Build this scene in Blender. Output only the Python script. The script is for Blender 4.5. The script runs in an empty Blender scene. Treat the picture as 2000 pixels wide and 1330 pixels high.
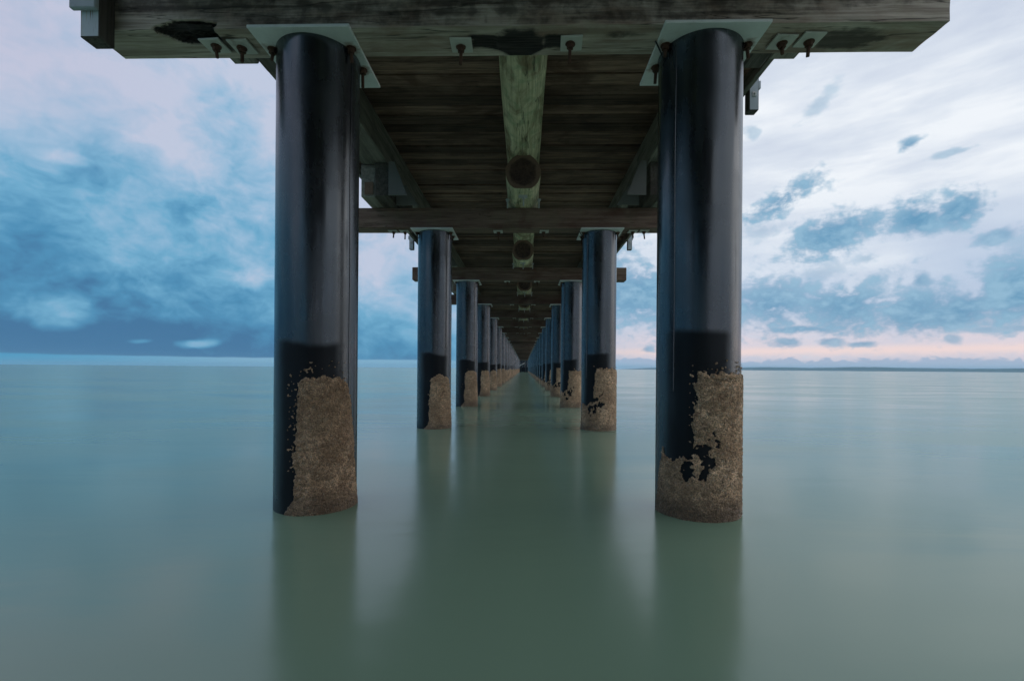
import bpy, bmesh, math, random
from mathutils import Vector, Matrix, noise as mn

rad = math.radians
random.seed(11)
scene = bpy.context.scene
COL = scene.collection

# ------------------------------------------------------------------ camera
CAM = Vector((0.1455, 0.0, 1.054))
YAW, ROLL = 0.02586, 0.0078
fw = Vector((-math.sin(YAW), math.cos(YAW), 0))
rt = Vector((math.cos(YAW), math.sin(YAW), 0))
up = Vector((0, 0, 1))
rt2 = rt * math.cos(ROLL) + up * math.sin(ROLL)
up2 = up * math.cos(ROLL) - rt * math.sin(ROLL)
cd = bpy.data.cameras.new('camera')
cam = bpy.data.objects.new('camera', cd)
COL.objects.link(cam)
m = Matrix((rt2, up2, -fw)).transposed().to_4x4()
m.translation = CAM
cam.matrix_world = m
cd.sensor_width = 36
cd.lens = 923.4 * 36 / 2000
cd.shift_y = 0.0271
cd.clip_start = 0.05
cd.clip_end = 60000
scene.camera = cam

# ------------------------------------------------------------------ world: dusk sky with cloud layers
SUN_AZ, SUN_EL = 84.0, 5.0
world = bpy.data.worlds.new('World')
scene.world = world
world.use_nodes = True
SKY_GAIN = 1.0


class NT:
    """small helper to write node trees as expressions"""
    def __init__(s, tree):
        s.t = tree

    def new(s, kind, **props):
        n = s.t.nodes.new(kind)
        for k, v in props.items():
            setattr(n, k, v)
        return n

    def put(s, sock, v):
        if v is None:
            return
        if hasattr(v, 'is_output') or isinstance(v, bpy.types.NodeSocket):
            s.t.links.new(v, sock)
        else:
            sock.default_value = v

    def math(s, op, a, b=None, c=None, clamp=False):
        n = s.new('ShaderNodeMath', operation=op, use_clamp=clamp)
        s.put(n.inputs[0], a); s.put(n.inputs[1], b); s.put(n.inputs[2], c)
        return n.outputs[0]

    def vmath(s, op, a, b=None, scale=None):
        n = s.new('ShaderNodeVectorMath', operation=op)
        s.put(n.inputs[0], a); s.put(n.inputs[1], b)
        if scale is not None:
            s.put(n.inputs['Scale'], scale)
        return n.outputs['Value'] if op in ('LENGTH', 'DOT_PRODUCT', 'DISTANCE') else n.outputs[0]

    def noise(s, vec, scale, detail=4, rough=0.55, dist=0.0, out='Fac'):
        n = s.new('ShaderNodeTexNoise')
        s.put(n.inputs['Vector'], vec)
        n.inputs['Scale'].default_value = scale
        n.inputs['Detail'].default_value = detail
        n.inputs['Roughness'].default_value = rough
        n.inputs['Distortion'].default_value = dist
        return n.outputs[out]

    def ramp(s, fac, stops, interp='LINEAR'):
        n = s.new('ShaderNodeValToRGB')
        cr = n.color_ramp
        cr.interpolation = interp
        while len(cr.elements) < len(stops):
            cr.elements.new(0.5)
        for e, (p, c) in zip(cr.elements, stops):
            e.position = p
            e.color = (c[0], c[1], c[2], 1) if len(c) == 3 else c
        s.put(n.inputs[0], fac)
        return n.outputs[0]

    def mix(s, fac, a, b, blend='MIX'):
        n = s.new('ShaderNodeMix', data_type='RGBA', blend_type=blend)
        s.put(n.inputs['Factor'], fac)
        for key, v in ((6, a), (7, b)):
            if isinstance(v, tuple) and len(v) == 3:
                v = (*v, 1)
            s.put(n.inputs[key], v)
        return n.outputs[2]

    def mapr(s, v, a, b, c=0.0, d=1.0, smooth=True):
        n = s.new('ShaderNodeMapRange', interpolation_type='SMOOTHSTEP' if smooth else 'LINEAR')
        s.put(n.inputs[0], v)
        for i, q in enumerate((a, b, c, d)):
            s.put(n.inputs[i + 1], q)
        return n.outputs[0]

    def mapping(s, vec, loc=(0, 0, 0), rot=(0, 0, 0), scale=(1, 1, 1), kind='POINT'):
        n = s.new('ShaderNodeMapping', vector_type=kind)
        s.put(n.inputs['Vector'], vec)
        n.inputs['Location'].default_value = loc
        n.inputs['Rotation'].default_value = rot
        n.inputs['Scale'].default_value = scale
        return n.outputs[0]

    def bump(s, h, strength=0.5, dist=0.01, normal=None):
        n = s.new('ShaderNodeBump')
        n.inputs['Strength'].default_value = strength
        n.inputs['Distance'].default_value = dist
        s.put(n.inputs['Height'], h)
        s.put(n.inputs['Normal'], normal)
        return n.outputs[0]


def build_sky():
    t = world.node_tree
    t.nodes.clear()
    g = NT(t)
    tc = g.new('ShaderNodeTexCoord')
    d = g.vmath('NORMALIZE', tc.outputs['Generated'])
    sep = g.new('ShaderNodeSeparateXYZ')
    t.links.new(d, sep.inputs[0])
    X, Y, Z = sep.outputs
    az = g.math('MULTIPLY', g.math('ARCTAN2', X, Y), 180 / math.pi)
    el = g.math('MULTIPLY', g.math('ARCSINE', Z), 180 / math.pi)
    comb = g.new('ShaderNodeCombineXYZ')
    t.links.new(az, comb.inputs[0]); t.links.new(el, comb.inputs[1])
    ae = comb.outputs[0]
    # stretched direction for layered noise (clouds flatten towards the horizon)
    dz = g.vmath('MULTIPLY', d, (1.0, 1.0, 1.5))
    warpc = g.noise(dz, 6.0, 3, 0.6, 0.0, out='Color')
    warp = g.vmath('SUBTRACT', warpc, (0.5, 0.5, 0.5))
    dw = g.vmath('ADD', dz, g.vmath('SCALE', warp, scale=0.10))
    big = g.noise(dw, 2.1, 3, 0.5)
    mid = g.noise(dw, 6.5, 6, 0.55)
    fine = g.noise(dw, 26.0, 3, 0.6)
    edge = g.noise(dz, 50.0, 4, 0.60)
    streak = g.noise(g.mapping(ae, rot=(0, 0, rad(-24)), scale=(.045, .21, 1.0)), 1.0, 5, 0.58)
    aew = g.vmath('ADD', ae, g.vmath('MULTIPLY', warp, (3.4, 2.0, 0.0)))

    # --- blue storm bank on the left: shade value 0 dark .. 1 pale
    side = g.math('SUBTRACT', -0.45, X)                      # >0 far left
    e0 = g.math('ADD', 12.0, g.math('MULTIPLY', side, 24.0))   # elevation where it turns pale
    e0 = g.math('MINIMUM', e0, 22.0)
    lift = g.math('DIVIDE', g.math('SUBTRACT', el, e0), 27.0)
    nb = g.math('MULTIPLY', g.math('SUBTRACT', big, 0.5), 1.5)
    nm = g.math('MULTIPLY', g.math('SUBTRACT', mid, 0.5), 1.25)
    nf = g.math('MULTIPLY', g.math('SUBTRACT', fine, 0.5), 0.35)
    ln = g.math('ADD', g.math('ADD', nb, nm), nf)
    damp = g.mapr(el, 1.0, 9.0, 0.70, 1.0)
    shade = g.math('ADD', g.math('ADD', 0.58, g.math('MULTIPLY', lift, 0.75)), g.math('MULTIPLY', ln, damp))
    low = g.mapr(el, 1.0, 6.5, -0.20, 0.0)
    shade = g.math('ADD', shade, low)
    LIGHT = [(-47.5, 2.2, 9.0, 1.3, 0, -.20), (-36.0, 3.6, 7.0, 1.3, 4, -.14), (-48.0, 9.5, 5.0, 3.0, 20, -.12), (-41.0, 7.0, 3.5, 1.0, 12, .14), (-45.5, 4.6, 3.2, 1.9, 0, .42), (-39.7, 2.3, 1.3, .35, 0, .40), (-35.0, 1.9, 2.2, .65, 8, .45), (-18.4, 10.4, 3.2, 4.0, 0, .22),
             (-30.0, 9.1, 2.3, 1.2, 0, .4), (-34.2, 14.6, 2.2, 1.2, 0, .2), (-44.5, 17.7, 1.8, .7, 10, .3), (-36.0, 20.0, 8.0, 3.0, -35, .22)]
    for a, e, ra, re, rot, s in LIGHT:
        q = g.vmath('LENGTH', g.mapping(aew, (a, e, 0), (0, 0, rad(rot)), (ra, re, 1), 'TEXTURE'))
        q = g.math('SUBTRACT', q, g.math('MULTIPLY', ln, .5))
        shade = g.math('ADD', shade, g.mapr(q, 1.25, 0.2, 0.0, s))
    left = g.ramp(shade, [(0.0, (.045, .150, .30)), (.22, (.068, .245, .425)), (.45, (.145, .365, .55)), (.70, (.29, .455, .625)), (1.0, (.475, .53, .665))])
    # lavender-pink tint high on the far left
    left = g.mix(g.math('MULTIPLY', g.mapr(el, 15.0, 27.0), g.mapr(X, -.45, -.75, 0.0, .55)), left, (.49, .465, .60))
    # pale strip under the storm bank
    strip_edge = g.math('ADD', el, g.math('MULTIPLY', g.math('SUBTRACT', mid, 0.5), 0.5))
    strip = g.mapr(strip_edge, 1.00, 0.84)
    left = g.mix(strip, left, g.mix(g.mapr(az, -50, -28), (.050, .295, .50), (.22, .42, .575)))

    # --- bright veil on the right with blue cloudlets and a pink horizon
    nr = g.math('ADD', nb, g.math('MULTIPLY', nm, 0.8))
    veil = g.math('ADD', g.math('SUBTRACT', 1.0, g.math('MINIMUM', .30, g.math('MULTIPLY', g.math('ABSOLUTE', g.math('SUBTRACT', el, 17.0)), 0.024))), g.math('ADD', g.math('MULTIPLY', nr, 0.35), g.math('MULTIPLY', g.math('SUBTRACT', streak, .52), 1.5)))
    right = g.ramp(veil, [(0.25, (.44, .515, .65)), (.55, (.53, .59, .705)), (.80, (.65, .705, .79)), (1.0, (.80, .835, .88))])
    haze_b = g.math('MULTIPLY', g.mapr(el, 19.0, 7.0), g.mapr(mid, .30, .60, .35, .85))
    right = g.mix(haze_b, right, (.42, .52, .68))
    pink = g.math('MULTIPLY', g.mapr(el, 7.0, 2.4), g.mapr(fine, .25, .6, .55, 1.0))
    right = g.mix(g.math('MULTIPLY', pink, .85), right, (.76, .645, .68))
    hot = g.mapr(g.math('ABSOLUTE', g.math('SUBTRACT', g.math('ADD', el, g.math('MULTIPLY', nf, 2.0)), 2.0)), .75, 0.0)
    right = g.mix(g.math('MULTIPLY', hot, .75), right, (.93, .70, .64))
    DARK = [(27.4, 17.2, 4.0, 1.35, 24, 1), (32.5, 13.1, 4.9, 1.9, 12, 1), (38.8, 13.9, 2.3, 1.7, 0, 1), (41.6, 14.3, 1.9, 1.7, 0, 1),
            (38.9, 20.1, .85, .5, 0, .9), (41.5, 18.7, 1.5, .3, 5, .6), (30.9, 25.4, 2.0, .65, 30, .45), (24.8, 24.2, .7, .7, 0, .5), (44.4, 11.3, 1.4, .7, 10, .8),
            (33.6, 6.3, 5.6, 2.9, 12, .95), (27.6, 7.0, 4.6, 3.4, 0, .9), (29.7, 4.3, 5.2, .6, 0, .9), (39.0, 5.9, 3.4, 2.3, 0, .95), (42.1, 5.4, 3.4, 1.7, 5, .95),
            (45.4, 6.4, 2.6, 3.2, -30, 1), (39.6, 8.2, .8, .85, 0, .8), (28.4, 3.0, 1.8, .5, 0, .8), (31.9, 3.1, 1.6, .55, 0, .8), (34.9, 2.75, 1.5, .36, 0, .8),
            (44.6, 3.7, 3.0, .4, 0, .8), (41.6, 2.8, .5, .4, 0, .7), (14.3, 2.2, 1.1, .6, 0, .8), (13.0, 8.6, 6.5, 4.4, 0, 1), (5.0, 10.0, 9.0, 7.0, 0, 1),
            (25.9, 14.7, 2.2, 1.5, 0, .4), (31.5, 10.0, 2.8, 1.2, 10, .4), (35.6, 10.7, 1.3, .6, 0, .5), (47.6, 9.5, 3, 2, 0, .5)]
    mask = None
    nq = g.math('ADD', g.math('ADD', g.math('MULTIPLY', g.math('SUBTRACT', mid, 0.5), -1.5), g.math('MULTIPLY', g.math('SUBTRACT', fine, 0.5), -1.6)),
                g.math('MULTIPLY', g.math('SUBTRACT', edge, 0.5), -1.7))
    for a, e, ra, re, rot, s in DARK:
        q = g.vmath('LENGTH', g.mapping(aew, (a, e, 0), (0, 0, rad(rot)), (ra, re, 1), 'TEXTURE'))
        k = g.mapr(g.math('ADD', q, nq), 1.35, 0.35, 0.0, s)
        mask = k if mask is None else g.math('MAXIMUM', mask, k)
    # the same broken cloud goes on outside the frame to the right
    more = g.math('MULTIPLY', g.mapr(g.math('ADD', mid, g.math('MULTIPLY', nb, .15)), .55, .66), g.math('MULTIPLY', g.mapr(az, 47, 52), g.mapr(el, 26.0, 10.0)))
    mask = g.math('MAXIMUM', mask, g.math('MULTIPLY', more, .85))
    dark_col = g.mix(g.mapr(g.math('ADD', g.math('MULTIPLY', fine, .6), g.math('MULTIPLY', edge, .4)), .36, .66), (.115, .285, .455), (.26, .44, .59))
    right = g.mix(mask, right, dark_col)
    bank = g.math('SUBTRACT', g.math('ADD', el, g.math('MULTIPLY', g.math('SUBTRACT', fine, 0.5), -2.6)), g.math('MULTIPLY', nm, .5))
    right = g.mix(g.mapr(bank, 1.25, .95, 0.0, .88), right, g.mix(g.mapr(el, 0.0, 1.2), (.38, .51, .66), (.36, .45, .60)))

    blend = g.mapr(g.math('ADD', X, g.math('MULTIPLY', nm, .18)), -0.10, 0.28)
    cloud = g.mix(blend, left, right)

    sky = g.new('ShaderNodeTexSky', sky_type='NISHITA', sun_disc=False, sun_elevation=rad(SUN_EL), sun_rotation=rad(SUN_AZ))
    sky.air_density = 1.0; sky.dust_density = 1.5
    clear = g.vmath('SCALE', sky.outputs[0], scale=0.10)
    col = g.mix(.97, clear, cloud)                      # thin breaks of clear twilight sky behind the cloud
    bg = g.new('ShaderNodeBackground')
    t.links.new(col, bg.inputs['Color'])
    bg.inputs['Strength'].default_value = SKY_GAIN
    out = g.new('ShaderNodeOutputWorld')
    t.links.new(bg.outputs[0], out.inputs['Surface'])
    world.cycles.sampling_method = 'NONE'


build_sky()

# weak, very soft sun low on the right behind cloud
sl = bpy.data.lights.new('sun', 'SUN')
sl.energy = 0.18
sl.angle = rad(35)
sl.color = (1.0, .90, .82)
sun = bpy.data.objects.new('sun', sl)
COL.objects.link(sun)
sd = Vector((math.sin(rad(SUN_AZ)) * math.cos(rad(SUN_EL + 6)), math.cos(rad(SUN_AZ)) * math.cos(rad(SUN_EL + 6)), math.sin(rad(SUN_EL + 6))))
sun.rotation_euler = sd.to_track_quat('Z', 'Y').to_euler()
sun.location = sd * 50

scene.view_settings.view_transform = 'Standard'
scene.view_settings.look = 'None'
scene.view_settings.gamma = 1.0
scene.view_settings.exposure = 0.18
scene.view_settings.use_curve_mapping = False
scene.render.engine = 'CYCLES'
scene.cycles.max_bounces = 6
scene.cycles.volume_bounces = 1
scene.cycles.diffuse_bounces = 4
scene.cycles.glossy_bounces = 3
scene.cycles.use_denoising = True
scene.cycles.sample_clamp_indirect = 4.0


# ------------------------------------------------------------------ materials
def material(name):
    mt = bpy.data.materials.new(name)
    mt.use_nodes = True
    t = mt.node_tree
    b = t.nodes['Principled BSDF']
    return mt, NT(t), b


def obj_coords(g, jitter=True):
    tc = g.new('ShaderNodeTexCoord')
    v = tc.outputs['Object']
    if jitter:
        oi = g.new('ShaderNodeObjectInfo')
        geo = g.new('ShaderNodeNewGeometry')
        r = g.math('ADD', g.math('MULTIPLY', oi.outputs['Random'], 37.0), g.math('MULTIPLY', geo.outputs['Random Per Island'], 53.0))
        c = g.new('ShaderNodeCombineXYZ')
        for i in range(3):
            g.put(c.inputs[i], r)
        v = g.vmath('ADD', v, c.outputs[0])
    return v


def wood(name, axis, dark, light, blotch, blotch_amt=.6, moss=None, moss_amt=0.0, rough=.75, crack=.5, stain_shade=False, tone=.35, blotch_scale=2.4):
    mt, g, b = material(name)
    v = obj_coords(g)
    sc = {0: (.55, 11, 11), 1: (11, .55, 11), 2: (11, 11, .55)}[axis]
    gv = g.mapping(v, scale=sc)
    grain = g.noise(gv, 1.6, 7, .62, .4)
    fine = g.noise(gv, 7.0, 4, .6, .2)
    both = g.math('ADD', g.math('MULTIPLY', grain, .7), g.math('MULTIPLY', fine, .3))
    col = g.mix(g.mapr(both, .32, .68), dark, light)
    blv = g.mapping(v, scale=tuple(1.0 if i != axis else .45 for i in range(3)))
    bl = g.noise(blv, blotch_scale, 6, .62, .8)
    col = g.mix(g.math('MULTIPLY', g.mapr(bl, .45, .68), blotch_amt), col, blotch)
    if moss:
        ms = g.noise(v, blotch_scale * 1.3, 6, .62, .5)
        col = g.mix(g.math('MULTIPLY', g.mapr(ms, .46, .64), moss_amt), col, moss)
    # splits along the grain
    cv = g.mapping(v, scale={0: (.35, 6, 6), 1: (6, .35, 6), 2: (6, 6, .35)}[axis])
    cn = g.noise(cv, 1.1, 5, .5, .3)
    cr = g.mapr(g.math('ABSOLUTE', g.math('SUBTRACT', cn, .5)), .010, .0)
    col = g.mix(g.math('MULTIPLY', cr, crack), col, (.012, .010, .009))
    oi = g.new('ShaderNodeObjectInfo')
    geo = g.new('ShaderNodeNewGeometry')
    rnd = g.math('FRACT', g.math('ADD', g.math('MULTIPLY', oi.outputs['Random'], 7.3), geo.outputs['Random Per Island']))
    val = g.mapr(rnd, 0, 1, 1 - tone, 1 + tone, smooth=False)
    col = g.vmath('SCALE', col, scale=val)
    if stain_shade:
        at = g.new('ShaderNodeAttribute', attribute_name='stain_shade')
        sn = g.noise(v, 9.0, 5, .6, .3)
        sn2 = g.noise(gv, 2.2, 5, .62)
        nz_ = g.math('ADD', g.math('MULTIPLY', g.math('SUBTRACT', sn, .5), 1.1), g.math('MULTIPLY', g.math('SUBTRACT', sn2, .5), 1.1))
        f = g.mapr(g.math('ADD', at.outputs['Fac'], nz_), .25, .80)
        col = g.mix(g.math('MULTIPLY', f, .80), col, (.030, .022, .018))  # darkens real stains and the shade painted on the front face
        at2 = g.new('ShaderNodeAttribute', attribute_name='rot')
        f2 = g.mapr(g.math('ADD', at2.outputs['Fac'], g.math('MULTIPLY', nz_, .6)), .25, .70)
        col = g.mix(f2, col, g.mix(g.mapr(fine, .35, .65), (.010, .008, .007), (.050, .040, .036)))
    g.put(b.inputs['Base Color'], col)
    b.inputs['Roughness'].default_value = rough
    b.inputs['Specular IOR Level'].default_value = .3
    h = g.math('SUBTRACT', both, g.math('MULTIPLY', cr, .6))
    g.put(b.inputs['Normal'], g.bump(h, .55, .012))
    return mt


M = {}
M['beam'] = wood('headstock timber', 0, (.26, .200, .160), (.72, .62, .52), (.24, .13, .085), .65, (.40, .35, .25), .35, crack=.7, stain_shade=True, tone=.12)
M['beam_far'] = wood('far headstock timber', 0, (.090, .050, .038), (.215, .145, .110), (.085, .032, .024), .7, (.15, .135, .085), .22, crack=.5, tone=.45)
M['plank'] = wood('deck plank timber', 0, (.066, .034, .024), (.26, .160, .115), (.050, .020, .013), .75, (.12, .10, .07), .15, crack=.6, tone=.5)
M['log'] = wood('green weathered log', 1, (.44, .39, .22), (.88, .81, .55), (.19, .125, .065), .85, (.30, .37, .21), .55, crack=.7, tone=.12, blotch_scale=3.6)
M['log_end'] = wood('log end grain', 1, (.055, .030, .024), (.13, .080, .062), (.030, .014, .011), .7, crack=0, tone=.1)
M['girder'] = wood('side girder timber', 1, (.11, .10, .085), (.27, .25, .21), (.07, .05, .04), .6, crack=.5, tone=.2)
M['corbel_pale'] = wood('pale corbel timber', 1, (.20, .185, .155), (.38, .355, .30), (.10, .05, .04), .45, crack=.4, tone=.1)
M['corbel_dark'] = wood('brown corbel timber', 1, (.06, .05, .042), (.14, .125, .105), (.04, .025, .02), .5, crack=.4, tone=.1)
M['post'] = wood('rail post timber', 2, (.05, .04, .034), (.12, .105, .09), (.04, .03, .025), .5, crack=.4, tone=.1)


def ring_end():
    nt = M['log_end'].node_tree
    g = NT(nt)
    b = nt.nodes['Principled BSDF']
    old = b.inputs['Base Color'].links[0].from_socket
    tc = g.new('ShaderNodeTexCoord')
    sp = g.new('ShaderNodeSeparateXYZ')
    g.put(sp.inputs[0], tc.outputs['Object'])
    c = g.new('ShaderNodeCombineXYZ')
    g.put(c.inputs[0], sp.outputs[0]); g.put(c.inputs[2], sp.outputs[2])
    rr = g.vmath('LENGTH', c.outputs[0])
    n = g.noise(tc.outputs['Object'], 7.0, 4, .6)
    edge = g.mapr(g.math('ADD', rr, g.math('MULTIPLY', g.math('SUBTRACT', n, .5), .10)), .185, .225)
    g.put(b.inputs['Base Color'], g.mix(g.math('MULTIPLY', edge, .75), old, (.26, .165, .115)))


ring_end()


def paint(name, base, rust, rust_amt, rough=.5, streaks=False):
    mt, g, b = material(name)
    v = obj_coords(g)
    n = g.noise(v, 6.0, 6, .6, .2)
    n2 = g.noise(v, 40.0, 3, .6)
    col = g.mix(g.mapr(n, .35, .7, 0, .35), base, tuple(c * .72 for c in base))
    if streaks:
        sv = g.mapping(v, scale=(26, 26, 1.4))
        s = g.noise(sv, 1.0, 4, .6, .3)
        col = g.mix(g.math('MULTIPLY', g.mapr(s, .52, .66), rust_amt), col, rust)
        s2 = g.noise(sv, 1.9, 3, .6, .3)
        col = g.mix(g.math('MULTIPLY', g.mapr(s2, .60, .70), rust_amt), col, (.16, .045, .018))
    else:
        col = g.mix(g.math('MULTIPLY', g.mapr(n, .6, .74), rust_amt), col, rust)
    col = g.mix(g.mapr(n2, .62, .74, 0, .25), col, tuple(c * .5 for c in base))
    g.put(b.inputs['Base Color'], col)
    b.inputs['Roughness'].default_value = rough
    g.put(b.inputs['Normal'], g.bump(n2, .15, .003))
    return mt


M['plate'] = paint('white painted steel plate', (.80, .81, .785), (.40, .28, .18), .3, .45)
def plate_rust():
    nt = M['plate'].node_tree
    g = NT(nt)
    b = nt.nodes['Principled BSDF']
    old = b.inputs['Base Color'].links[0].from_socket
    tc = g.new('ShaderNodeTexCoord')
    av = g.vmath('ABSOLUTE', tc.outputs['Object'])
    av = g.vmath('MULTIPLY', g.vmath('SUBTRACT', av, (.295, .125, 0)), (1, 1, 0))
    n = g.noise(tc.outputs['Object'], 14.0, 5, .65)
    oi = g.new('ShaderNodeObjectInfo')
    dd = g.math('ADD', g.vmath('LENGTH', av), g.math('MULTIPLY', g.math('SUBTRACT', n, .5), .16))
    mk = g.mapr(dd, .085, .02)
    g.put(b.inputs['Base Color'], g.mix(g.math('MULTIPLY', mk, .7), old, (.24, .12, .06)))


plate_rust()
M['bracket'] = paint('grey painted bracket', (.17, .165, .155), (.12, .09, .07), .5, .65)
M['galv'] = paint('galvanised steel', (.50, .50, .48), (.20, .12, .07), .6, .5)
M['washer'] = paint('grey washer plate', (.62, .60, .54), (.22, .13, .075), .7, .6)
M['rust'] = paint('rusty bolt', (.10, .046, .028), (.19, .085, .04), .7, .85)
M['post_paint'] = paint('pale painted post face', (.52, .58, .60), (.38, .21, .07), .9, .6, streaks=True)
M['post_face'] = paint('weathered pale post face', (.40, .45, .47), (.25, .22, .18), .35, .65)
M['cable'] = paint('black cable', (.012, .012, .012), (.02, .02, .02), .2, .5)


def pile_material(name, lo, hi, top):
    """black satin coating; a matte tide mark covers the sector lo..hi degrees (0 = towards the shore end) below the height top"""
    mt, g, b = material(name)
    tc = g.new('ShaderNodeTexCoord')
    raw = tc.outputs['Object']
    v = obj_coords(g)
    sv = g.mapping(v, scale=(9, 9, .9))
    streak = g.noise(sv, 1.3, 5, .6)
    blot = g.noise(v, 2.3, 4, .6)
    spk = g.noise(v, 60.0, 2, .5)
    col = g.mix(g.mapr(streak, .35, .7), (.006, .0065, .008), (.016, .018, .022))
    drip = g.noise(g.mapping(v, scale=(34, 34, .75)), 1.0, 4, .62)
    dripm = g.math('MULTIPLY', g.mapr(drip, .60, .72), g.mapr(blot, .42, .60))
    col = g.mix(g.math('MULTIPLY', dripm, .35), col, (.085, .088, .088))
    col = g.mix(g.mapr(spk, .72, .77, 0, .5), col, (.16, .15, .13))
    scr = g.noise(g.mapping(v, rot=(.5, .2, 0), scale=(60, 60, 3.0)), 1.0, 2, .5)
    scm = g.math('MULTIPLY', g.mapr(g.math('ABSOLUTE', g.math('SUBTRACT', scr, .5)), .006, .0), g.mapr(blot, .50, .62))
    col = g.mix(g.math('MULTIPLY', scm, .6), col, (.10, .10, .095))
    # stain
    sp = g.new('ShaderNodeSeparateXYZ')
    g.put(sp.inputs[0], raw)
    phi = g.math('MULTIPLY', g.math('ARCTAN2', sp.outputs[0], g.math('MULTIPLY', sp.outputs[1], -1.0)), 180 / math.pi)
    rag = g.noise(g.mapping(v, scale=(7, 7, 2.2)), 1.0, 4, .6)
    wob = g.math('MULTIPLY', g.math('SUBTRACT', rag, .5), 22.0)
    ph2 = g.math('ADD', phi, wob)
    m1 = g.math('MULTIPLY', g.mapr(ph2, lo - 26, lo + 6), g.mapr(ph2, hi + 16, hi - 8))
    zt = g.math('ADD', sp.outputs[2], g.math('MULTIPLY', g.math('SUBTRACT', g.noise(g.mapping(v, scale=(2.6, 2.6, .4)), 1.0, 3, .5), .5), .16))
    oi = g.new('ShaderNodeObjectInfo')
    zt = g.math('ADD', zt, g.mapr(oi.outputs['Random'], 0, 1, -.07, .09, smooth=False))
    m1 = g.math('MULTIPLY', m1, g.mapr(zt, top + .045, top - .012))
    wet = g.mapr(sp.outputs[2], .16, .02, 0, .6)
    m1 = g.math('MAXIMUM', m1, wet)
    col = g.mix(m1, col, (.0085, .0085, .010))
    g.put(b.inputs['Base Color'], col)
    r = g.math('ADD', g.mapr(blot, .3, .7, .18, .31), g.mapr(streak, .4, .7, 0, .08))
    r = g.math('ADD', r, g.math('MULTIPLY', dripm, .25))
    r = g.math('ADD', r, g.math('MULTIPLY', m1, .22))
    g.put(b.inputs['Roughness'], r)
    b.inputs['IOR'].default_value = 1.85
    b.inputs['Specular Tint'].default_value = (.86, .94, 1.0, 1)
    g.put(b.inputs['Specular IOR Level'], g.mapr(m1, 0, 1, .5, .10, smooth=False))
    wobn = g.noise(g.mapping(v, scale=(3, 3, .7)), 1.0, 2, .5)
    nrm = g.bump(wobn, .35, .010)
    g.put(b.inputs['Normal'], g.bump(g.noise(sv, 6.0, 3, .6), .14, .002, nrm))
    return mt


M['pile'] = pile_material('black coated steel, west row', -24, 52, 1.295)
M['pile_r'] = pile_material('black coated steel, east row', -48, 20, 1.30)


def crust_material():
    mt, g, b = material('barnacle crust')
    v = obj_coords(g)
    big = g.noise(v, 5, 5, .6, .3)
    vo = g.new('ShaderNodeTexVoronoi')
    g.put(vo.inputs['Vector'], v)
    vo.inputs['Scale'].default_value = 105
    fine = g.noise(v, 110, 3, .6)
    col = g.mix(g.mapr(big, .3, .7), (.50, .305, .175), (.80, .545, .345))
    col = g.mix(g.mapr(fine, .36, .60, .85, 0), col, (.115, .076, .047))
    vc = g.new('ShaderNodeTexVoronoi')
    g.put(vc.inputs['Vector'], v)
    vc.inputs['Scale'].default_value = 38
    sc_ = g.new('ShaderNodeSeparateColor')
    g.put(sc_.inputs[0], vc.outputs['Color'])
    col = g.vmath('SCALE', col, scale=g.mapr(sc_.outputs[0], 0, 1, .80, 1.75, smooth=False))
    sp = g.new('ShaderNodeSeparateColor')
    g.put(sp.inputs[0], vo.outputs['Color'])
    col = g.mix(g.math('MULTIPLY', g.mapr(sp.outputs[0], .86, .95), .55), col, (.70, .60, .46))
    pt = g.noise(v, 2.2, 4, .6)
    col = g.mix(g.mapr(pt, .40, .62, .5, 0), col, (.25, .150, .085))
    tcr = g.new('ShaderNodeTexCoord')
    spz = g.new('ShaderNodeSeparateXYZ')
    g.put(spz.inputs[0], tcr.outputs['Object'])
    wetz = g.math('ADD', spz.outputs[2], g.math('MULTIPLY', g.math('SUBTRACT', big, .5), .25))
    wet = g.mapr(wetz, .22, .03)
    col = g.mix(g.math('MULTIPLY', wet, .55), col, (.085, .062, .042))
    g.put(b.inputs['Base Color'], col)
    g.put(b.inputs['Roughness'], g.mapr(wet, 0, 1, .75, .38, smooth=False))
    h = g.math('SUBTRACT', 1.0, g.math('ADD', vo.outputs['Distance'], g.math('MULTIPLY', vc.outputs['Distance'], 1.5)))
    n1 = g.bump(h, .85, .012)
    g.put(b.inputs['Normal'], g.bump(fine, .7, .005, n1))
    return mt


M['crust'] = crust_material()


def water_material():
    mt, g, b = material('turbid sea water')
    tc = g.new('ShaderNodeTexCoord')
    v = tc.outputs['Object']
    n = g.noise(g.mapping(v, scale=(.16, .42, 1)), 1.0, 5, .55, .6)
    n2 = g.noise(g.mapping(v, scale=(.02, .07, 1)), 1.0, 4, .5, .4)
    body = g.mix(g.mapr(n2, .3, .7), (.222, .345, .232), (.268, .385, .270))
    g.put(b.inputs['Base Color'], body)
    b.inputs['IOR'].default_value = 1.62
    b.inputs['Specular Tint'].default_value = (.86, .96, 1.0, 1)
    g.put(b.inputs['Roughness'], g.mapr(n, .3, .7, .14, .23))
    rip = g.noise(g.mapping(v, scale=(1.4, 2.6, 1)), 1.0, 3, .5, .8)
    swell = g.noise(g.mapping(v, rot=(0, 0, .3), scale=(.22, .75, 1)), 1.0, 4, .55, .5)
    g.put(b.inputs['Normal'], g.bump(rip, .05, .03, g.bump(swell, .28, .05)))
    return mt


M['water'] = water_material()


def land_material():
    mt, g, b = material('wooded land')
    tc = g.new('ShaderNodeTexCoord')
    n = g.noise(tc.outputs['Object'], .004, 5, .6)
    g.put(b.inputs['Base Color'], g.mix(n, (.045, .07, .05), (.09, .11, .075)))
    b.inputs['Roughness'].default_value = .9
    return mt


M['land'] = land_material()


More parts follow.
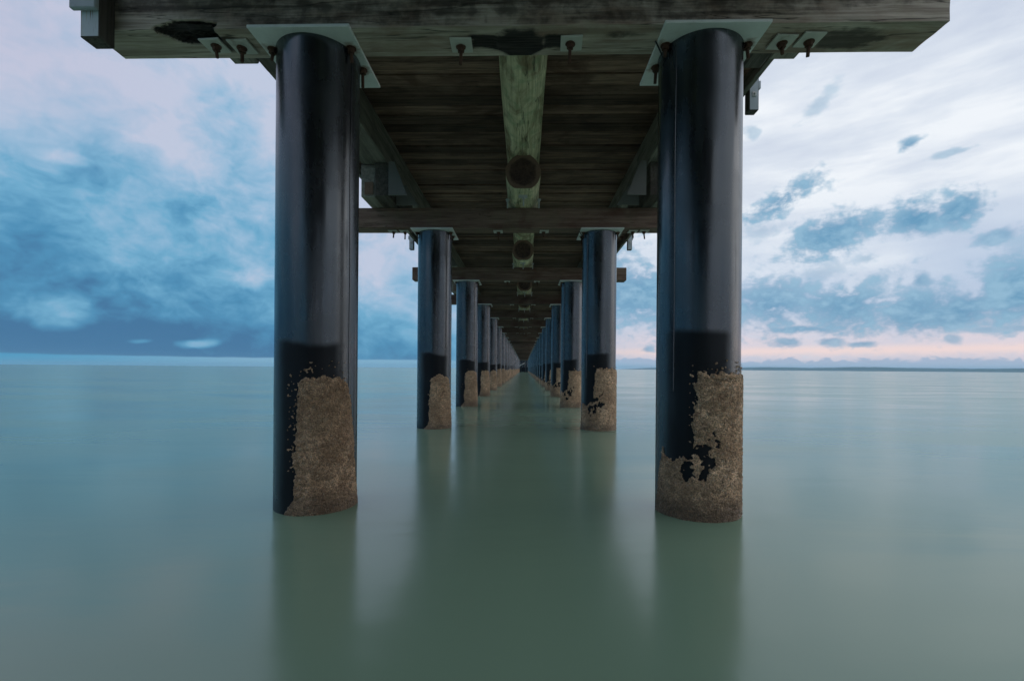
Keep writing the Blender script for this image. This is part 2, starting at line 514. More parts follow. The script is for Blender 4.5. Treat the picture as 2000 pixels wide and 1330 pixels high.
# ------------------------------------------------------------------ mesh helpers
def link(name, me, parent=None, loc=(0, 0, 0), rot=(0, 0, 0)):
    o = bpy.data.objects.new(name, me)
    COL.objects.link(o)
    o.location = loc
    o.rotation_euler = rot
    if parent:
        o.parent = parent
    return o


def tag(o, label, cat, group=None, kind='thing'):
    o['label'] = label
    o['category'] = cat
    if group:
        o['group'] = group
    if kind:
        o['kind'] = kind
    return o


def to_mesh(bm, name, mats, smooth=False):
    me = bpy.data.meshes.new(name)
    bm.normal_update()
    bm.to_mesh(me)
    bm.free()
    for mt in (mats if isinstance(mats, (list, tuple)) else [mats]):
        me.materials.append(mt)
    if smooth:
        for p in me.polygons:
            p.use_smooth = True
    return me


def add_box(bm, lo, hi, bevel=0.0, mat=0):
    lo, hi = Vector(lo), Vector(hi)
    c, s = (lo + hi) / 2, hi - lo
    r = bmesh.ops.create_cube(bm, size=1.0, matrix=Matrix.Translation(c) @ Matrix.Diagonal((s.x, s.y, s.z, 1)))
    fs = set(f for v in r['verts'] for f in v.link_faces)
    for f in fs:
        f.material_index = mat
    if bevel:
        es = set(e for v in r['verts'] for e in v.link_edges)
        bmesh.ops.bevel(bm, geom=list(es), offset=bevel, segments=1, affect='EDGES')
    return bm


def box_mesh(name, lo, hi, mat, bevel=.008):
    bm = bmesh.new()
    add_box(bm, lo, hi, bevel)
    return to_mesh(bm, name, mat)


def add_cyl(bm, a, b, r0, r1=None, seg=16, mat=0, caps=True):
    a, b = Vector(a), Vector(b)
    r1 = r0 if r1 is None else r1
    ax = (b - a).normalized()
    t = ax.orthogonal().normalized()
    w = ax.cross(t)
    ra, rb = [], []
    for i in range(seg):
        q = 2 * math.pi * i / seg
        o = t * math.cos(q) + w * math.sin(q)
        ra.append(bm.verts.new(a + o * r0)); rb.append(bm.verts.new(b + o * r1))
    for i in range(seg):
        f = bm.faces.new((ra[i], ra[(i + 1) % seg], rb[(i + 1) % seg], rb[i]))
        f.smooth = seg > 8; f.material_index = mat
    if caps:
        f = bm.faces.new(ra[::-1]); f.material_index = mat
        f = bm.faces.new(rb); f.material_index = mat


def bolt_mesh(name, mat, rod=.085, seed=0):
    """nut, round washer and threaded rod pointing down from z = 0"""
    rnd = random.Random(seed)
    bm = bmesh.new()
    add_cyl(bm, (0, 0, 0), (0, 0, -.007), .036, seg=14)
    add_cyl(bm, (0, 0, -.007), (0, 0, -.034), .027, seg=6)
    lean = .006
    add_cyl(bm, (0, 0, -.034), (rnd.uniform(-lean, lean), rnd.uniform(-lean, lean), -.034 - rod), .0125, .0115, seg=10)
    for v in bm.verts:
        v.co += Vector((rnd.uniform(-1, 1), rnd.uniform(-1, 1), rnd.uniform(-1, 1))) * .0016
    return to_mesh(bm, name, mat)


BOLTS = [bolt_mesh('bolt', M['rust'], .05 + .02 * i, i) for i in range(4)]
GALV_BOLT = bolt_mesh('bolt', M['galv'], .11, 9)
WASHER = box_mesh('washer_plate', (-.078, -.078, -.014), (.078, .078, 0), M['washer'], .003)

ORD = ['first', 'second', 'third', 'fourth', 'fifth', 'sixth', 'seventh', 'eighth', 'ninth', 'tenth', 'eleventh', 'twelfth', 'thirteenth', 'fourteenth',
       'fifteenth', 'sixteenth', 'seventeenth', 'eighteenth', 'nineteenth', 'twentieth', 'twenty-first', 'twenty-second', 'twenty-third', 'twenty-fourth',
       'twenty-fifth', 'twenty-sixth', 'twenty-seventh', 'twenty-eighth', 'twenty-ninth', 'thirtieth', 'thirty-first', 'thirty-second']

# ------------------------------------------------------------------ dimensions of the pier (metres, water level = 0)
S, D, Y1, BAY = 2.9, .5954, 3.6016, 4.7477
R = D / 2
PLATE_Z = CAM.z + 2.359          # underside of the cap plates
BEAM_Z0, BEAM_Z1 = PLATE_Z + .022, PLATE_Z + .022 + .347
LOG_R = .27
CORBEL_C = BEAM_Z1 + .245
GIRDER_C = CORBEL_C + .515
DECK_Z = GIRDER_C + .262
N_BENT = 28
beam_y = lambda n: Y1 - .312 + n * BAY       # front face of headstock n
BEAM_W = .312

# ------------------------------------------------------------------ the setting: sea, seabed haze, far land
bm = bmesh.new()
# graded sheet: fine near the camera, coarse to the horizon
xs = [-30000, -6000, -800, -120, -20, -8, -3, 0, 3, 8, 20, 120, 800, 6000, 30000]
ys = [-30000, -3000, -300, -40, -8, 0, 4, 10, 25, 60, 150, 500, 2000, 8000, 30000]
grid = [[bm.verts.new((x, y, 0)) for x in xs] for y in ys]
for j in range(len(ys) - 1):
    for i in range(len(xs) - 1):
        bm.faces.new((grid[j][i], grid[j][i + 1], grid[j + 1][i + 1], grid[j + 1][i]))
sea = link('sea', to_mesh(bm, 'sea', M['water']))
sea['kind'] = 'structure'
sea['label'] = 'calm grey-green sea reaching to the horizon'

# long low island on the right-hand horizon
bm = bmesh.new()
n_l = 260
front, top, back = [], [], []
for i in range(n_l + 1):
    k = i / n_l
    azm = rad(11.5 + 62 * k)
    dist = 8600 - 900 * math.sin(k * 2.6)
    h = 20 + 36 * min(1, k * 4.2) * (.75 + .5 * mn.noise(Vector((k * 9, 0, 0))) + .22 * mn.noise(Vector((k * 34, 3, 0))) + .10 * mn.noise(Vector((k * 130, 7, 0))))
    h *= min(1, i / 14 + .10) * min(1, (n_l - i) / 14 + .1)
    ox, oy = math.sin(azm), math.cos(azm)
    front.append(bm.verts.new((ox * dist, oy * dist, -.5)))
    top.append(bm.verts.new((ox * (dist + 500), oy * (dist + 500), h)))
    back.append(bm.verts.new((ox * (dist + 1200), oy * (dist + 1200), -.5)))
for i in range(n_l):
    bm.faces.new((front[i + 1], front[i], top[i], top[i + 1]))
    bm.faces.new((top[i + 1], top[i], back[i], back[i + 1]))
land = link('island_hills', to_mesh(bm, 'island_hills', M['land'], True))
land['kind'] = 'structure'
land['label'] = 'long low blue island along the right-hand horizon'


# ------------------------------------------------------------------ steel pilings
def shell(name, mat, phi0, phi1, z0, z1, nphi, nz, mask, relief, seed, base=.0015):
    """patch on the piling's skin kept where mask(phi, z) > 0, raised by relief(phi, z, m)"""
    vs, keep = [], []
    for j in range(nz + 1):
        z = z0 + (z1 - z0) * j / nz
        for i in range(nphi + 1):
            ph = phi0 + (phi1 - phi0) * i / nphi
            mk = mask(ph, z)
            r = R + base + (relief(ph, z, mk) if mk > 0 else 0.0)
            a = rad(ph)
            vs.append((r * math.sin(a), -r * math.cos(a), z))
            keep.append(mk > 0)
    fs = []
    w = nphi + 1
    for j in range(nz):
        for i in range(nphi):
            q = (j * w + i, j * w + i + 1, (j + 1) * w + i + 1, (j + 1) * w + i)
            if sum(keep[k] for k in q) >= 3:
                fs.append(q)
    used = sorted(set(k for f in fs for k in f))
    idx = {k: n for n, k in enumerate(used)}
    me = bpy.data.meshes.new(name)
    me.from_pydata([vs[k] for k in used], [], [tuple(idx[k] for k in f) for f in fs])
    me.materials.append(mat)
    for p in me.polygons:
        p.use_smooth = True
    me.update()
    return me


def P3(ph, z, f, seed):
    a = rad(ph)
    return Vector((math.sin(a) * R * f + seed * 7.1, math.cos(a) * R * f - seed * 3.3, z * f))


def crust_relief(seed, amp=1.0):
    def f(ph, z, m):
        p = P3(ph, z, 1, seed)
        lump = mn.noise(p * 17) * .5 + .5
        d = mn.voronoi(p * (42 + 14 * mn.noise(p * 3)))[0]
        cell = max(0, 1 - d[0] * 1.5)
        fin = mn.noise(p * 95)
        return amp * min(1, m * 4) * (.003 + .009 * lump + .011 * cell + .003 * fin)
    return f


def make_crust(kind, seed, nphi, nz, amp=1.0):
    def mask(ph, z):
        p = P3(ph, z, 1, seed)
        n = mn.noise(p * 9) * .55 + mn.noise(p * 24) * .38 + mn.noise(p * 60) * .3
        if kind == 'left':
            lo = -8 + 8 * z - (14 * max(0, .12 - z) / .12)
            hi = 100 - 34 * max(z, 0)
            top = .985 - .12 * max(0, (10 - ph) / 18) - .07 * max(0, (ph - 52) / 20)
            m_ = min((ph - lo) / 7, (hi - ph) / 7, (top - z) / .055)
            sp = mn.noise(p * 55)
            if m_ < 0 and z < 1.10 and ph > -20 and ph < 66 and m_ > -3.2 and sp > .26 - .10 * m_ and z > .30:
                return (sp - .26 + .10 * m_) * 1.2
        else:
            # notch of bare coating on the left flank that closes towards the water
            lo = -22 + 14 * (z - .8)
            notch = -min((ph - (-78 + 38 * max(0, .72 - z))) / 8, (lo - 26 * max(0, .55 - z) - ph) / 8, (z - .40 - .18 * (ph + 50) / 40 * (1 if ph > -50 else -.6)) / .06)
            top = 1.03 - .5 * max(0, (-48 - ph) / 20) - .05 * max(0, (ph - 60) / 20)
            m_ = min((top - z) / .05, (ph + 128) / 8, (128 - ph) / 8, notch)
            # patchy holes
            hz = math.exp(-(((ph + 16 - 75 * (z - .42)) / 24) ** 2 + ((z - .42) / .19) ** 2))
            m_ = min(m_, 1.7 - hz * (2.5 + 3.8 * mn.noise(p * 15 + Vector((5, 5, 5))) + 2.6 * mn.noise(p * 36)))
            sp = mn.noise(p * 55)
            if m_ < 0 and z < 1.13 and z > .45 and ph > -30 and sp > .26 - .08 * m_:
                return (sp - .26 + .08 * m_) * 1.2
        return m_ + n
    rng = (-40, 118) if kind == 'left' else (-132, 132)
    return shell('barnacle_crust', M['crust'], rng[0], rng[1], -.06, 1.16, nphi, nz, mask, crust_relief(seed, amp), seed)


def shaft_mesh(mat):
    bm = bmesh.new()
    seg = 72
    zs = [-.9, 0, .5, 1, 1.5, 2, 2.5, 3, PLATE_Z - .03, PLATE_Z - .008, PLATE_Z - .0005]
    rs = [R] * 9 + [R + .006, R + .006]
    rings = [[bm.verts.new((r * math.sin(2 * math.pi * i / seg), -r * math.cos(2 * math.pi * i / seg), z)) for i in range(seg)] for z, r in zip(zs, rs)]
    for a, b in zip(rings, rings[1:]):
        for i in range(seg):
            f = bm.faces.new((a[i], a[(i + 1) % seg], b[(i + 1) % seg], b[i]))
            f.smooth = True
    return to_mesh(bm, 'shaft', mat)


def seam_mesh(phi):
    """raised lap seam of the protective sleeve"""
    bm = bmesh.new()
    rows = []
    for j in range(41):
        z = .9 + (PLATE_Z - .05 - .9) * j / 40
        off = 1.0 * mn.noise(Vector((z * 1.4, phi, 0)))
        row = []
        for dp, dr in ((-1.3, .0004), (-.9, .004), (.5, .0045), (.9, .0004)):
            a = rad(phi + dp + off)
            row.append(bm.verts.new(((R + dr) * math.sin(a), -(R + dr) * math.cos(a), z)))
        rows.append(row)
    for a, b in zip(rows, rows[1:]):
        for i in range(3):
            bm.faces.new((a[i], a[i + 1], b[i + 1], b[i]))
    return to_mesh(bm, 'sleeve_seam', M['pile'])


SHAFTS = {-1: shaft_mesh(M['pile']), 1: shaft_mesh(M['pile_r'])}
PLATE = box_mesh('cap_plate', (-.361, -.3545, 0), (.361, .3675, .022), M['plate'], .003)
SEAMS = {-1: seam_mesh(72), 1: seam_mesh(-52)}
CRUST_NEAR = {-1: make_crust('left', 1, 230, 250), 1: make_crust('right', 2, 330, 250)}
CRUST_MID = {-1: [make_crust('left', 5 + k, 90, 80, 1.2) for k in range(3)], 1: [make_crust('right', 15 + k, 130, 80, 1.2) for k in range(3)]}
CRUST_FAR = {-1: [make_crust('left', 25, 44, 36, 1.3)], 1: [make_crust('right', 35, 60, 36, 1.3)]}


def piling(side, n, x=None, y=None, label=None, group=None, detail=True):
    px = side * S / 2 if x is None else x
    py = Y1 + n * BAY if y is None else y
    t = tag(link('steel_piling', None, loc=(px, py, 0)), label, 'piling', group)
    link('shaft', SHAFTS[side], t)
    pl = link('cap_plate', PLATE, t, (0, 0, PLATE_Z))
    if n < 8 and detail:
        for k, (bx, by) in enumerate(((-.295, -.13), (.295, -.13), (-.295, .12), (.295, .12))):
            link('bolt', BOLTS[(k + n) % 4], pl, (bx, by, -.0005), (0, 0, random.uniform(0, 6)))
    if n == 0:
        cr = link('barnacle_crust', CRUST_NEAR[side], t)
    elif n < 5:
        cr = link('barnacle_crust', CRUST_MID[side][n % 3], t)
    else:
        cr = link('barnacle_crust', CRUST_FAR[side][0], t)
    if n > 0:
        cr.scale = (1, 1, random.uniform(.93, 1.04))
    if n < 6:
        link('sleeve_seam', SEAMS[side], t)
    return t


for n in range(N_BENT):
    for side in (-1, 1):
        row = 'left' if side < 0 else 'right'
        if n == 0:
            lab = ('big black piling on the left with an unbroken brown barnacle patch' if side < 0
                   else 'big black piling on the right with pitted brown barnacles round its whole foot')
        else:
            lab = f'black barnacled steel piling, {ORD[n]} from the front in the {row} row'
        piling(side, n, label=lab, group='pilings in the two rows of the pier')
for n in (-1, -2, -3):
    for side in (-1, 1):
        t = piling(side, n, label=f'black steel piling behind the viewer, {["", "first", "second", "third"][-n]} back in the {"left" if side < 0 else "right"} row',
                   group='pilings in the two rows of the pier', detail=False)

# cable hanging by the near right cap plate
def tube_mesh(name, pts, r, mat, seg=8):
    bm = bmesh.new()
    rings = []
    for i, p in enumerate(pts):
        a = Vector(pts[max(0, i - 1)]); b = Vector(pts[min(len(pts) - 1, i + 1)])
        ax = (b - a).normalized(); t = ax.orthogonal().normalized(); w = ax.cross(t)
        rings.append([bm.verts.new(Vector(p) + (t * math.cos(2 * math.pi * k / seg) + w * math.sin(2 * math.pi * k / seg)) * r) for k in range(seg)])
    for a, b in zip(rings, rings[1:]):
        for k in range(seg):
            bm.faces.new((a[k], a[(k + 1) % seg], b[(k + 1) % seg], b[k]))
    bm.faces.new(rings[0][::-1]); bm.faces.new(rings[-1])
    return to_mesh(bm, name, mat, True)


for side, n in ((1, 0), (-1, 1), (1, 1)):
    px, py = side * S / 2, Y1 + n * BAY
    s_ = -1
    pts = [(px + s_ * (.375 - .09 * math.sin(k / 12 * 1.5)), py - .16 + .10 * k / 12, PLATE_Z + .012 - .10 * math.sin(k / 12 * 1.57)) for k in range(13)]
    c = link('earth_cable', tube_mesh('earth_cable', pts, .006, M['cable']))
    tag(c, 'thin black cable looped round the cap plate of the ' + ('near right piling' if n == 0 else 'second left piling' if side < 0 else 'second right piling'), 'cable')


# ------------------------------------------------------------------ headstock beams
def near_beam():
    """front headstock: finely gridded so that rot, chips and wavy arrises are real"""
    x0, x1 = -2.975, 3.02
    y0, y1 = beam_y(0), beam_y(0) + BEAM_W
    nx = 560
    loop = []
    ny, nz = 30, 30
    for k in range(ny): loop.append((k / ny, 0, 'b'))
    for k in range(nz): loop.append((1, k / nz, 'k'))
    for k in range(ny): loop.append((1 - k / ny, 1, 't'))
    for k in range(nz): loop.append((0, 1 - k / nz, 'f'))
    nl = len(loop)
    vs, st, ro = [], [], []
    for i in range(nx + 1):
        x = x0 + (x1 - x0) * i / nx
        for (a, c, face) in loop:
            y = y0 + (y1 - y0) * a
            z = BEAM_Z0 + (BEAM_Z1 - BEAM_Z0) * c
            p = Vector((x, y, z))
            stn_shade = rot_ = 0.0
            # sawn surface is never quite flat
            wv = .0035 * mn.noise(Vector((x * 1.3, y * 8, z * 8))) + .0018 * mn.noise(Vector((x * 6, y * 20, z * 20)))
            n = {'b': Vector((0, 0, -1)), 'k': Vector((0, 1, 0)), 't': Vector((0, 0, 1)), 'f': Vector((0, -1, 0))}[face]
            off = n * wv
            dy, dz = y - y0, z - BEAM_Z0
            edge = math.hypot(dy, dz)
            # knocked arris
            chip = max(0, mn.noise(Vector((x * 2.7, 4, 1))) - .18) * .05
            if edge < .03:
                off += Vector((0, 1, 1)) * chip * (1 - edge / .03) * .6
            # rotted hollow in the left front arris
            rx = (x + 2.27) / .23
            rr = 1 - rx * rx - (max(0, dy) / .17) ** 2 - (max(0, dz - .005) / .058) ** 2 + .45 * mn.noise(Vector((x * 9, y * 14, z * 30)))
            if rr > 0 and face in 'bf':
                dep = min(.055, rr * .16) * (1 + .4 * mn.noise(Vector((x * 20, y * 60, z * 60))))
                off += Vector((0, dep * (.9 if face == 'f' else .25), dep * (.9 if face == 'b' else .25)))
                rot_ = min(1, rr * 4 + .25)
            if face == 'b':
                # dark stain trailing right of the hollow
                q = ((x + 2.06) / .20) ** 2 + ((dy - .15) / .10) ** 2
                stn_shade = max(stn_shade, 1.15 - q)
                # charred octagonal patch under the centre log
                q = max(abs(x - .10) / .20, abs(dy - .165) / .15, (abs(x - .10) / .20 + abs(dy - .165) / .15) / 1.45)
                if q < 1:
                    off += Vector((0, 0, -.012 * min(1, (1 - q) * 6)))
                rot_ = max(rot_, (1.22 - q) * 1.6 if q < 1.2 else 0)
                for sx in (-.20, .42):
                    q = max(abs(x - sx + .05 * (1 if sx > 0 else -1)) / .13, abs(dy - .16 + .03 * mn.noise(Vector((x * 7, 2, 2)))) / .085)
                    rot_ = max(rot_, (1.25 - q) * 1.2)
                # oval stain near the right end, smaller one inboard
                q = ((x - 2.46) / .27) ** 2 + ((dy - .17) / .12) ** 2
                stn_shade = max(stn_shade, 1.05 - q * .7)
                q = ((x - .82) / .20) ** 2 + ((dy - .10) / .05) ** 2
                stn_shade = max(stn_shade, .72 - q * .5)
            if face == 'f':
                stn_shade = max(stn_shade, .40 + .22 * min(1, dz / .12) - .45 * max(0, (abs(x + .1) - 1.7) / .5) * max(0, 1 - dz / .16))  # front face darkened as painted-in shade, easing off at the lit lower ends
                q = ((x - 1.62) / .34) ** 2 + ((dz - .075) / .022) ** 2
                stn_shade = max(stn_shade, .85 - q * .5)
                q = ((x + .14) / .02) ** 2 + ((dz - .05) / .05) ** 2
                stn_shade = max(stn_shade, .8 - q * .5)
            vs.append(p + off)
            st.append(max(0, min(1, stn_shade)))
            ro.append(max(0, min(1, rot_)))
    fs = []
    for i in range(nx):
        for k in range(nl):
            a, b = i * nl + k, i * nl + (k + 1) % nl
            fs.append((a, a + nl, b + nl, b))
    fs = [f[::-1] for f in fs]
    me = bpy.data.meshes.new('headstock_beam')
    # end caps as one polygon each
    me.from_pydata([tuple(v) for v in vs], [], fs + [tuple(range(nl)), tuple(range(nx * nl + nl - 1, nx * nl - 1, -1))])
    me.materials.append(M['beam'])
    at = me.attributes.new('stain_shade', 'FLOAT', 'POINT')
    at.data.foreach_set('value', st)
    at = me.attributes.new('rot', 'FLOAT', 'POINT')
    at.data.foreach_set('value', ro)
    me.update()
    bm = bmesh.new(); bm.from_mesh(me)
    bmesh.ops.recalc_face_normals(bm, faces=bm.faces)
    bm.to_mesh(me); bm.free()
    return me


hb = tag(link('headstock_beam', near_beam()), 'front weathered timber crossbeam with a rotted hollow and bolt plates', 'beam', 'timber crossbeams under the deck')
beams = {0: hb}
rb = random.Random(4)
far_variants = []
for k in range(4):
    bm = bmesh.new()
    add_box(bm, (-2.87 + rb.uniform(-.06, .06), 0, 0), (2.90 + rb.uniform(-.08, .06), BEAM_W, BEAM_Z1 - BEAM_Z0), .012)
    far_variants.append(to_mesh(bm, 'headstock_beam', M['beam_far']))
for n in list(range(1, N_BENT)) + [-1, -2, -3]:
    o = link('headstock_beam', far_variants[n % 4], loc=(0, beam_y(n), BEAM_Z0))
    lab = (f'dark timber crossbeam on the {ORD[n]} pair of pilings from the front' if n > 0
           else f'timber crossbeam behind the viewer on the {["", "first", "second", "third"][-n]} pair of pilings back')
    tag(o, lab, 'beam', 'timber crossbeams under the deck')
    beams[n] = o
WX = (-2.16, -1.97, -.335, .475, 1.99, 2.18)
for n in range(0, 7):
    for k, wx in enumerate(WX):
        base = (0, 0, 0) if n else (0, beam_y(0), BEAM_Z0)
        jx, jy = random.uniform(-.01, .01), random.uniform(-.012, .012)
        w = link('washer_plate', WASHER, beams[n], (wx + jx, base[1] + .165 + jy, base[2] - .0045), (0, 0, random.uniform(-.06, .06)))
        link('bolt', BOLTS[(k + n) % 4], w, (random.uniform(-.012, .012), random.uniform(-.012, .012), -.0145), (random.uniform(-.08, .08), random.uniform(-.08, .08), k))


# ------------------------------------------------------------------ centre logs: corbel on each crossbeam, girder above
def log_mesh(name, length, r, flat, seed, seg=40, bow=.012, rings=26, flat_len=None):
    """round log along +Y centred on x = z = 0, underside dressed flat at -flat"""
    bm = bmesh.new()
    rows = []
    for j in range(rings + 1):
        y = length * j / rings
        row = []
        cx = bow * mn.noise(Vector((y * .5, seed, 1)))
        for i in range(seg):
            q = 2 * math.pi * i / seg
            rr = r * (1 + .035 * mn.noise(Vector((math.cos(q) * 1.6, math.sin(q) * 1.6 + seed * 5, y * .45))) + .012 * mn.noise(Vector((math.cos(q) * 6, math.sin(q) * 6, y * 2.3 + seed))))
            x, z = rr * math.sin(q) + cx, rr * math.cos(q)
            if flat:
                z = max(z, -flat)
            row.append(bm.verts.new((x, y, z)))
        rows.append(row)
    for a, b in zip(rows, rows[1:]):
        for i in range(seg):
            f = bm.faces.new((a[i], a[(i + 1) % seg], b[(i + 1) % seg], b[i]))
            f.smooth = True
    # slightly dished saw-cut ends
    for row, y, flip in ((rows[0], -.004, False), (rows[-1], length + .004, True)):
        c = bm.verts.new((0, y, 0))
        for i in range(seg):
            f = bm.faces.new((row[(i + 1) % seg], row[i], c) if not flip else (row[i], row[(i + 1) % seg], c))
            f.material_index = 1
    bmesh.ops.recalc_face_normals(bm, faces=bm.faces)
    return to_mesh(bm, name, [M['log'], M['log_end']])


CORBEL_L = BEAM_W + 1.72
corbel_var = [log_mesh('log_corbel', CORBEL_L, LOG_R, .245, 3 + k) for k in range(3)]
corbel_short = log_mesh('log_corbel', CORBEL_L - .72, LOG_R, .245, 3)
girder_var = [log_mesh('log_girder', BAY - .012, LOG_R, .262, 13 + k, rings=40, bow=.03) for k in range(3)]
HANG = box_mesh('washer_plate', (-.07, -.06, -.012), (.07, .06, 0), M['galv'], .003)
LOG_X = .105
for n in range(-1, N_BENT):
    yc = beam_y(n) + BEAM_W / 2
    c = link('log_corbel', corbel_var[n % 3] if n else corbel_short, loc=(LOG_X + (random.uniform(-.03, .03) if n > 1 else 0), yc - CORBEL_L / 2, CORBEL_C))
    where = ('on the front crossbeam' if n == 0 else 'on the crossbeam behind the viewer' if n < 0 else f'sawn off over the {ORD[n]} crossbeam')
    tag(c, f'short round log {where}, holding up the girder log', 'log', 'corbel logs along the centre of the pier')
    if 0 <= n < 8:
        w = link('washer_plate', HANG, c, (0, .32, -.246))
        link('bolt', GALV_BOLT, w, (.01, 0, -.0125))
        if n:
            w2 = link('washer_plate', HANG, c, (0, CORBEL_L - .36, -.246))
            link('bolt', GALV_BOLT, w2, (.0, 0, -.0125))
        else:
            link('bolt', BOLTS[3], c, (.03, CORBEL_L - .79, -.243))
        for sx in (-.255, .262):
            link('side_rod', GALV_BOLT, c, (sx, .62, -.19))
    g_ = link('log_girder', girder_var[n % 3], loc=(LOG_X, yc + .006, GIRDER_C))
    where = ('spanning from the front crossbeam to the next' if n == 0 else 'passing over the viewer' if n < 0 else f'spanning back from the {ORD[n]} crossbeam')
    tag(g_, f'long mossy green log girder {where}', 'log', 'girder logs along the centre of the pier')

# ------------------------------------------------------------------ side corbels with steel brackets, side girders
def trapezoid_mesh(name, pts, y0, y1, mat):
    bm = bmesh.new()
    a = [bm.verts.new((x, y0, z)) for x, z in pts]
    b = [bm.verts.new((x, y1, z)) for x, z in pts]
    bm.faces.new(a); bm.faces.new(b[::-1])
    for i in range(len(pts)):
        j = (i + 1) % len(pts)
        bm.faces.new((a[j], a[i], b[i], b[j]))
    bmesh.ops.recalc_face_normals(bm, faces=bm.faces)
    return to_mesh(bm, name, mat)


SG_Z = BEAM_Z1 + .53
for side in (-1, 1):
    s = side
    def bx(xa, xb): return (min(s * xa, s * xb), max(s * xa, s * xb))
    sh = .06 if side > 0 else 0.0
    # local frame: y = 0 at front of the crossbeam, z = 0 at its top
    xo = bx(2.27, 2.50)
    outer = box_mesh('outer_timber', (xo[0], -.50, .0015), (xo[1], BEAM_W + .62, .528), M['corbel_pale'], .012)
    xi = bx(2.035 + sh, 2.262)
    inner = box_mesh('inner_timber', (xi[0], -.56, .0015), (xi[1], BEAM_W + .74, .528), M['corbel_dark'], .012)
    inner_b = box_mesh('packing_block', (bx(2.30, 2.44)[0], -.515, .04), (bx(2.30, 2.44)[1], -.502, .24), M['log_end'], .003)
    br1 = trapezoid_mesh('bracket_plate', [(s * 2.03, 0), (s * 1.73, 0), (s * 1.94, .53), (s * 2.03, .53)], -.60, -.572, M['bracket'])
    br2 = trapezoid_mesh('bracket_plate', [(s * 2.03, 0), (s * 1.66, 0), (s * 1.86, .33), (s * 2.03, .33)], -.14, -.112, M['bracket'])
    row = 'left' if side < 0 else 'right'
    for n in range(-1, 9):
        t = link('side_corbel', None, loc=(0, beam_y(n), BEAM_Z1))
        lab = (f'bolted timber corbel at the {row} end of the front crossbeam' if n == 0 else f'bolted timber corbel behind the viewer on the {row}' if n < 0
               else f'bolted timber corbel with grey bracket, {row} end of the {ORD[n]} crossbeam')
        tag(t, lab, 'corbel', 'side corbels on the crossbeams')
        link('outer_timber', outer, t); link('inner_timber', inner, t)
        link('end_patch', inner_b, t)
        link('bracket_plate', br1, t); link('bracket_plate', br2, t)
    gx = bx(2.06, 2.48)
    gm = box_mesh('side_girder', (gx[0], .004, 0), (gx[1], BAY - .004, DECK_Z - SG_Z - .002), M['girder'], .012)
    for n in range(-1, 9):
        g_ = link('side_girder', gm, loc=(0, beam_y(n) + BEAM_W / 2, SG_Z))
        lab = (f'squared timber girder under the {row} deck edge in the first bay' if n == 0 else f'squared timber girder over the viewer on the {row}' if n < 0
               else f'squared timber girder under the {row} deck edge, {ORD[n]} bay back')
        tag(g_, lab, 'girder', 'side girders under the deck edges')
    far = box_mesh('side_girder', (gx[0], 0, 0), (gx[1], (N_BENT - 10) * BAY + 8, DECK_Z - SG_Z - .002), M['girder'], .012)
    tag(link('side_girder', far, loc=(0, beam_y(9) + BEAM_W / 2, SG_Z)), f'distant run of squared girder under the far {row} deck edge', 'girder', 'side girders under the deck edges')
    # steel-edged fascia board along the deck edge
    fxa = bx(2.93, 3.0)
    fas = box_mesh('fascia_board', (fxa[0], -16, DECK_Z - .17), (fxa[1], beam_y(N_BENT), DECK_Z - .002), M['girder'], .006)
    tag(link('fascia_board', fas), f'long fascia board under the {row} edge of the deck', 'board', 'deck edge boards')

# ------------------------------------------------------------------ deck planks
deck = tag(link('pier_deck', None, loc=(0, 0, DECK_Z)), 'dark underside of the plank deck running the length of the pier', 'deck')
PITCH = .243
rp = random.Random(8)


def plank_bm(bm, y, w, x0, x1, dz):
    add_box(bm, (x0, y, dz), (x1, y + w, dz + .085), .006)


plank_var = []
for k in range(8):
    bm = bmesh.new()
    plank_bm(bm, 0, rp.choice((.222, .228, .232, .236, .239)), -2.98 + rp.uniform(-.03, .01), 2.98 + rp.uniform(-.01, .03), 0)
    plank_var.append(to_mesh(bm, 'plank', M['plank']))
y = 4.6
for k in range(300):
    o = link('plank', plank_var[rp.randrange(8)], deck, (0, y, rp.choice((0, 0, .004, .008, .014, .022))), (0, rp.uniform(-.001, .001), rp.uniform(-.0007, .0007)))
    y += PITCH
bm = bmesh.new()
yy = 4.6 - 85 * PITCH
while yy < 4.6 - PITCH * .5:
    plank_bm(bm, yy, .234, -2.98, 2.98, rp.choice((0, .004, .01))); yy += PITCH
yy = y
while yy < beam_y(N_BENT) + 14:
    plank_bm(bm, yy, .234, -2.98, 2.98, rp.choice((0, .004, .01))); yy += PITCH
rest = link('plank_run', to_mesh(bm, 'plank_run', M['plank']), deck)
rest['kind'] = 'stuff'

# ------------------------------------------------------------------ rail posts
def post_mesh(name, w, d, z0, z1, face, chamfer=.02):
    bm = bmesh.new()
    add_box(bm, (-w / 2, 0, z0), (w / 2, d, z1), .008)
    bm.normal_update()
    for f in bm.faces:
        f.normal_update()
        if f.normal.y < -.9:
            f.material_index = 1
    return to_mesh(bm, name, [M['post'], face])


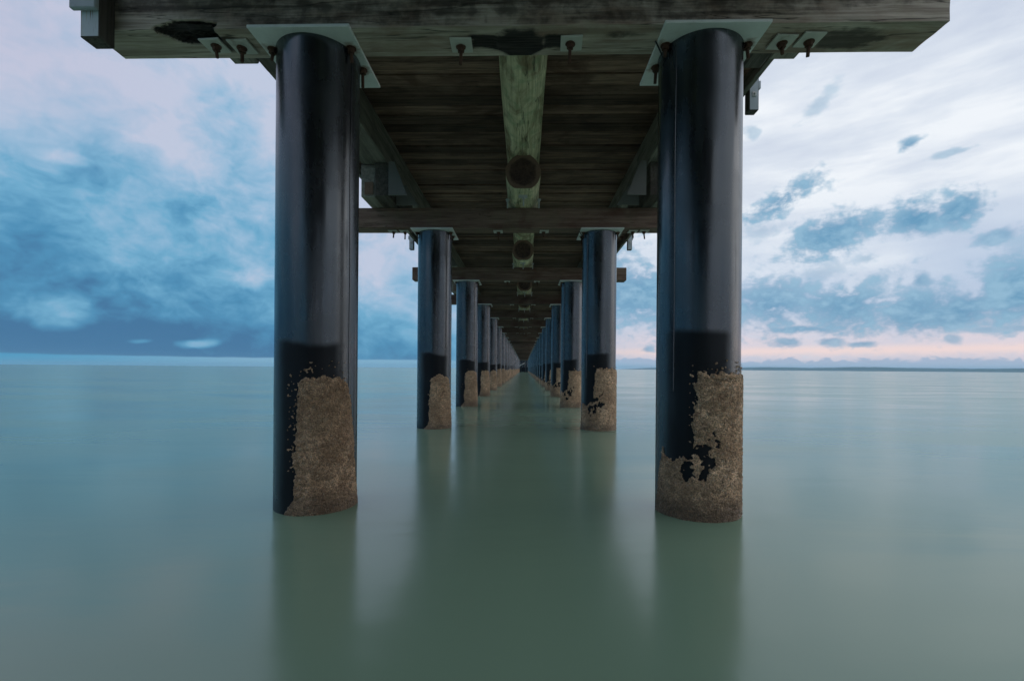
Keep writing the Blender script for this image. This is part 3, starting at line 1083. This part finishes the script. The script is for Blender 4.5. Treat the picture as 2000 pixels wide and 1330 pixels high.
# the post bolted to the near end of the front crossbeam
t = tag(link('rail_post', None, loc=(-2.846, beam_y(0) - .131, 0)), 'white painted post with rust streaks on the front crossbeam', 'post', 'rail posts')
link('post_timber', post_mesh('post_timber', .139, .128, CAM.z + 2.24, DECK_Z + 1.15, M['post_paint']), t)
bl = link('end_block', box_mesh('end_block', (-.110, -.04, CAM.z + 2.415), (.072, -.003, CAM.z + 2.60), M['post_face'], .006), t)
POST = post_mesh('post_timber', .122, .13, DECK_Z - .42, DECK_Z + 1.15, M['post_face'])
PB = bmesh.new(); add_box(PB, (-.028, -.012, DECK_Z - .245), (.028, -.001, DECK_Z - .185), .002); add_cyl(PB, (0, -.012, DECK_Z - .215), (0, -.035, DECK_Z - .215), .012, seg=8)
PB = to_mesh(PB, 'bolt', M['galv'])
CLEAT = box_mesh('cleat', (.063, .02, DECK_Z - .13), (.095, .10, DECK_Z - .03), M['post_face'], .004)
for side in (-1, 1):
    row = 'left' if side < 0 else 'right'
    for k in range(0, 8):
        t = tag(link('rail_post', None, loc=(side * 3.066, 6.14 + k * BAY / 2, 0)),
                ('pale post end with a bolt hanging from the deck edge beside the big right piling' if (k == 0 and side > 0)
                 else f'pale post end hanging below the {row} deck edge, {ORD[k]} back from the front'), 'post', 'rail posts')
        link('post_timber', POST, t)
        link('bolt', PB, t)
        c = link('cleat', CLEAT, t)
        if side < 0:
            c.location.x = -.158

# ------------------------------------------------------------------ far head of the pier
y_end = Y1 + N_BENT * BAY + 2
rf = random.Random(21)
k = 0
SHORT_PLATE = PLATE
for r_ in range(4):
    for x in (-2.3 + .3 * r_, -1.6 + .25 * r_, -1.05 + .12 * r_, -.42 + .3 * r_, .25 + .2 * r_, .92 + .1 * r_, 1.75 - .2 * r_, 2.5):
        t = tag(link('steel_piling', None, loc=(x + rf.uniform(-.1, .1), y_end + r_ * 3.2, 0)),
                f'tiny far piling at the pier head, {ORD[k]} of the cluster closing the view', 'piling', 'pilings of the far pier head')
        link('shaft', SHAFTS[-1], t)
        link('cap_plate', PLATE, t, (0, 0, PLATE_Z))
        k += 1
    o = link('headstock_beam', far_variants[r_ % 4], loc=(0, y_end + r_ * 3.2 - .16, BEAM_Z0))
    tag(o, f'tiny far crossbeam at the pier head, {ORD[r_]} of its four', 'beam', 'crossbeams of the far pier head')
br = link('diagonal_brace', tube_mesh('diagonal_brace', [(-1.5, y_end - .6, 1.55), (-.9, y_end - .6, 2.0), (.25, y_end - .6, 2.62)], .10, M['plate']))
tag(br, 'tiny white diagonal brace between the far pilings', 'brace')

# ------------------------------------------------------------------ sea haze
bm = bmesh.new()
add_box(bm, (-14000, -3000, -1.0), (14000, 14000, 80.0))
hm = bpy.data.materials.new('thin sea haze')
hm.use_nodes = True
hm.node_tree.nodes.clear()
gh = NT(hm.node_tree)
pv = gh.new('ShaderNodeVolumePrincipled')
pv.inputs['Color'].default_value = (.45, .76, 1.0, 1)
pv.inputs['Density'].default_value = 8e-5
pv.inputs['Anisotropy'].default_value = 0.0
oh = gh.new('ShaderNodeOutputMaterial')
hm.node_tree.links.new(pv.outputs[0], oh.inputs['Volume'])
hz = link('haze', to_mesh(bm, 'haze', hm))
hz['kind'] = 'stuff'
hz['label'] = 'thin blue sea haze over the far water'
